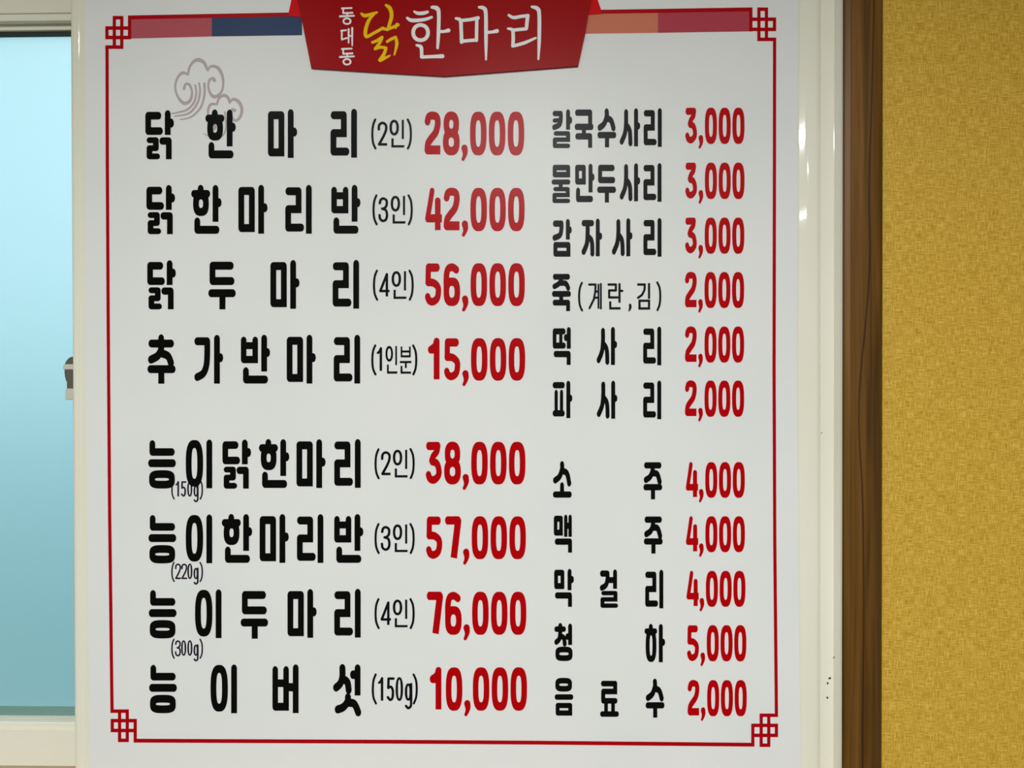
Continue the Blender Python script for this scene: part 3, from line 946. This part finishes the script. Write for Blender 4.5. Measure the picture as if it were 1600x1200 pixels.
# ---- menu lines
YT = SHEET - 2.6 * LAY
LSX, LSY = 0.25, 0.25
rows_l = [
    [('닭', 227.0, 172.0), ('한', 320.8, 171.2), ('마', 418.7, 170.5), ('리', 516.2, 170.0)],
    [('닭', 228.7, 289.0), ('한', 298.7, 289.0), ('마', 372.5, 288.8), ('리', 445.5, 288.8), ('반', 517.5, 288.8)],
    [('닭', 230.0, 406.5), ('두', 325.5, 406.6), ('마', 422.5, 406.2), ('리', 519.5, 406.0)],
    [('추', 230.5, 522.5), ('가', 303.2, 523.2), ('반', 376.2, 523.0), ('마', 448.0, 523.0), ('리', 521.2, 523.0)],
    [('능', 231.5, 687.0), ('이', 290.0, 686.7), ('닭', 347.5, 686.7), ('한', 404.5, 686.2), ('마', 463.2, 686.3), ('리', 522.0, 686.0)],
    [('능', 232.0, 804.0), ('이', 290.0, 803.8), ('한', 346.5, 803.2), ('마', 405.7, 803.2), ('리', 463.7, 803.3), ('반', 522.0, 803.2)],
    [('능', 232.5, 921.2), ('이', 304.5, 920.8), ('두', 376.0, 921.2), ('마', 449.2, 920.3), ('리', 522.0, 920.0)],
    [('능', 233.0, 1038.0), ('이', 328.7, 1038.2), ('버', 425.5, 1038.0), ('섯', 520.7, 1038.0)],
]
for r in rows_l:
    for c, x, y in r:
        part('letter', print_mesh([(G, c, x, y, LSX, LSY)], YT), M['black'], poster, label='large bold black letter ' + c)

Z = 560.0
Q = 3.0 / 16.0
port = [
    (150, [('(', 108, 190), ('2', 160, 215), ('인', 262, 198), (')', 405, 190)]),
    (150, [('(', 118, 822), ('3', 168, 845), ('인', 272, 832), (')', 412, 822)]),
    (390, [('(', 122, 170), ('4', 175, 195), ('인', 280, 180), (')', 420, 170)]),
    (390, [('(', 108, 793), ('1', 157, 815), ('인', 228, 803, .80), ('분', 345, 807), (')', 450, 793)]),
    (670, [('(', 135, 165), ('2', 188, 188), ('인', 290, 175), (')', 428, 163)]),
    (670, [('(', 135, 788), ('3', 188, 811), ('인', 290, 797), (')', 428, 788)]),
    (900, [('(', 135, 187), ('4', 187, 212), ('인', 290, 197), (')', 428, 187)]),
    (900, [('(', 112, 815), ('1', 167, 844), ('5', 237, 845), ('0', 311, 844), ('g', 389, 897), (')', 454, 815)]),
]
for oy, it in port:
    part('portion_lettering', print_mesh([(T, k[0], Z + k[1] * Q, oy + k[2] * Q, Q * (k[3] if len(k) > 3 else 1), Q) for k in it], YT), M['thin_black'], poster,
         label='thin black lettering ' + ''.join(k[0] for k in it))

for gx, gy, txt in ((267.6, 749.5, '(150g)'), (267.6, 878.3, '(220g)'), (267.6, 998.2, '(300g)')):
    xs = (0, 5.8, 15.5, 25.2, 35.0, 44.3) if txt[1] != '1' else (0, 7.0, 15.2, 25.0, 35.0, 44.3)
    it = []
    for c, dx in zip(txt, xs):
        sc = .122
        dy = 0 if c in '()' else (2.4 if c != 'g' else 9.2)
        it.append((T, c, gx + dx, gy + dy, sc * (.95 if c in '23' else 1.05), sc))
    part('weight_lettering', print_mesh(it, YT + .5 * LAY), M['gram'], poster, label='small purplish black lettering ' + txt)


def price(txt, xr, yt, k, ky):
    """numerals right-aligned at xr, tops at yt; k, ky = pixels per unit"""
    a, b = txt.split(',')
    z1 = xr - (138 + 314) * k
    it = [(D, c, z1 + i * 157 * k, yt, k, ky) for i, c in enumerate(b)]
    it.append((D, ',', z1 - 72 * k, yt, k, ky))
    x = z1 - 225 * k
    for c in reversed(a):
        it.append((D, c, x, yt, k, ky))
        x -= 156 * k
    return it


for txt, xr, yt, yb in (('28,000', 819.1, 174.2, 242.7), ('42,000', 819.7, 293.2, 361.2), ('56,000', 820.0, 411.0, 478.2), ('15,000', 820.6, 528.0, 594.8),
                        ('38,000', 821.0, 690.0, 757.0), ('57,000', 821.7, 806.4, 873.8), ('76,000', 822.4, 924.3, 992.0), ('10,000', 823.5, 1042.4, 1110.6)):
    part('price_lettering', print_mesh(price(txt, xr, yt, Q, (yb - yt) / 361.0), YT), M['red'], poster, label='bold red price ' + txt)

RSX, RSY = 0.171, 0.198
rows_r = [
    [('칼', 862.5, 170.8), ('국', 898.0, 170.4), ('수', 933.6, 169.6), ('사', 968.0, 169.2), ('리', 1005.6, 169.0)],
    [('물', 861.9, 257.0), ('만', 898.6, 255.8), ('두', 933.2, 255.6), ('사', 968.0, 255.0), ('리', 1005.2, 254.8)],
    [('감', 863.0, 342.2), ('자', 908.9, 341.5), ('사', 955.9, 341.0), ('리', 1005.2, 340.7)],
    [('죽', 862.5, 427.3)],
    [('떡', 863.6, 511.0), ('사', 931.9, 510.8), ('리', 1004.8, 510.3)],
    [('파', 863.2, 594.9), ('사', 932.3, 594.8), ('리', 1004.8, 594.6)],
    [('소', 864.0, 720.8), ('주', 1005.4, 721.2)],
    [('맥', 865.2, 804.1), ('주', 1006.1, 806.0)],
    [('막', 865.8, 888.8), ('걸', 936.9, 889.7), ('리', 1008.0, 890.2)],
    [('청', 866.2, 973.5), ('하', 1007.0, 975.0)],
    [('음', 866.7, 1059.2), ('료', 937.7, 1061.0), ('수', 1008.9, 1060.7)],
]
for r in rows_r:
    for c, x, y in r:
        part('letter', print_mesh([(G, c, x, y, RSX, RSY)], YT), M['black'], poster, label='bold black letter ' + c)
q4 = 350.0 / 1600.0
side = [('(', 290, 141, .82), ('계', 368, 148, 1), ('란', 505, 148, 1), (',', 648, 298, 1), ('김', 716, 148, 1), (')', 850, 138, .82)]
part('portion_lettering', print_mesh([(T, c, 840 + x * q4, 410 + y * q4, q4 * s, q4 * s) for c, x, y, s in side], YT), M['thin_black'], poster, label='thin black lettering (계란,김)')
for txt, xr, yt, yb in (('3,000', 1163.3, 168.0, 224.9), ('3,000', 1163.3, 253.8, 311.0), ('3,000', 1163.0, 339.7, 396.5), ('2,000', 1162.7, 424.8, 481.3), ('2,000', 1162.7, 509.9, 566.6),
                        ('2,000', 1162.7, 594.3, 651.3), ('4,000', 1163.8, 721.8, 777.9), ('4,000', 1164.0, 806.4, 862.9), ('4,000', 1164.8, 891.8, 948.2), ('5,000', 1166.2, 976.6, 1033.5), ('2,000', 1166.8, 1062.4, 1119.2)):
    part('price_lettering', print_mesh(price(txt, xr, yt, .137, (yb - yt) / 361.0), YT), M['red'], poster, label='bold red price ' + txt)

# ------------------------------------------------------------------ ceiling lamps (real housings for the light above)
for i, (lx, ly_, hx, hy, wt) in enumerate(LAMPS):
    t = empty('ceiling_lamp', (lx, ly_, CEIL))
    where = ('over the far left of the room', 'over the far right of the room', 'small one close to the window', 'at the rear of the room')[i]
    tag(t, 'slim white strip lamp on the ceiling, ' + where, 'lamp', 'strip lamps on the ceiling')
    part('housing', boxes([(lx - hx - .02, lx + hx + .02, ly_ - hy - .015, ly_ + hy + .015, CEIL - .05, CEIL - .0005)]), M['metal_white'], t, .003)
    part('diffuser', boxes([(lx - hx, lx + hx, ly_ - hy, ly_ + hy, CEIL - .058, CEIL - .048)]), M['diffuser'], t)
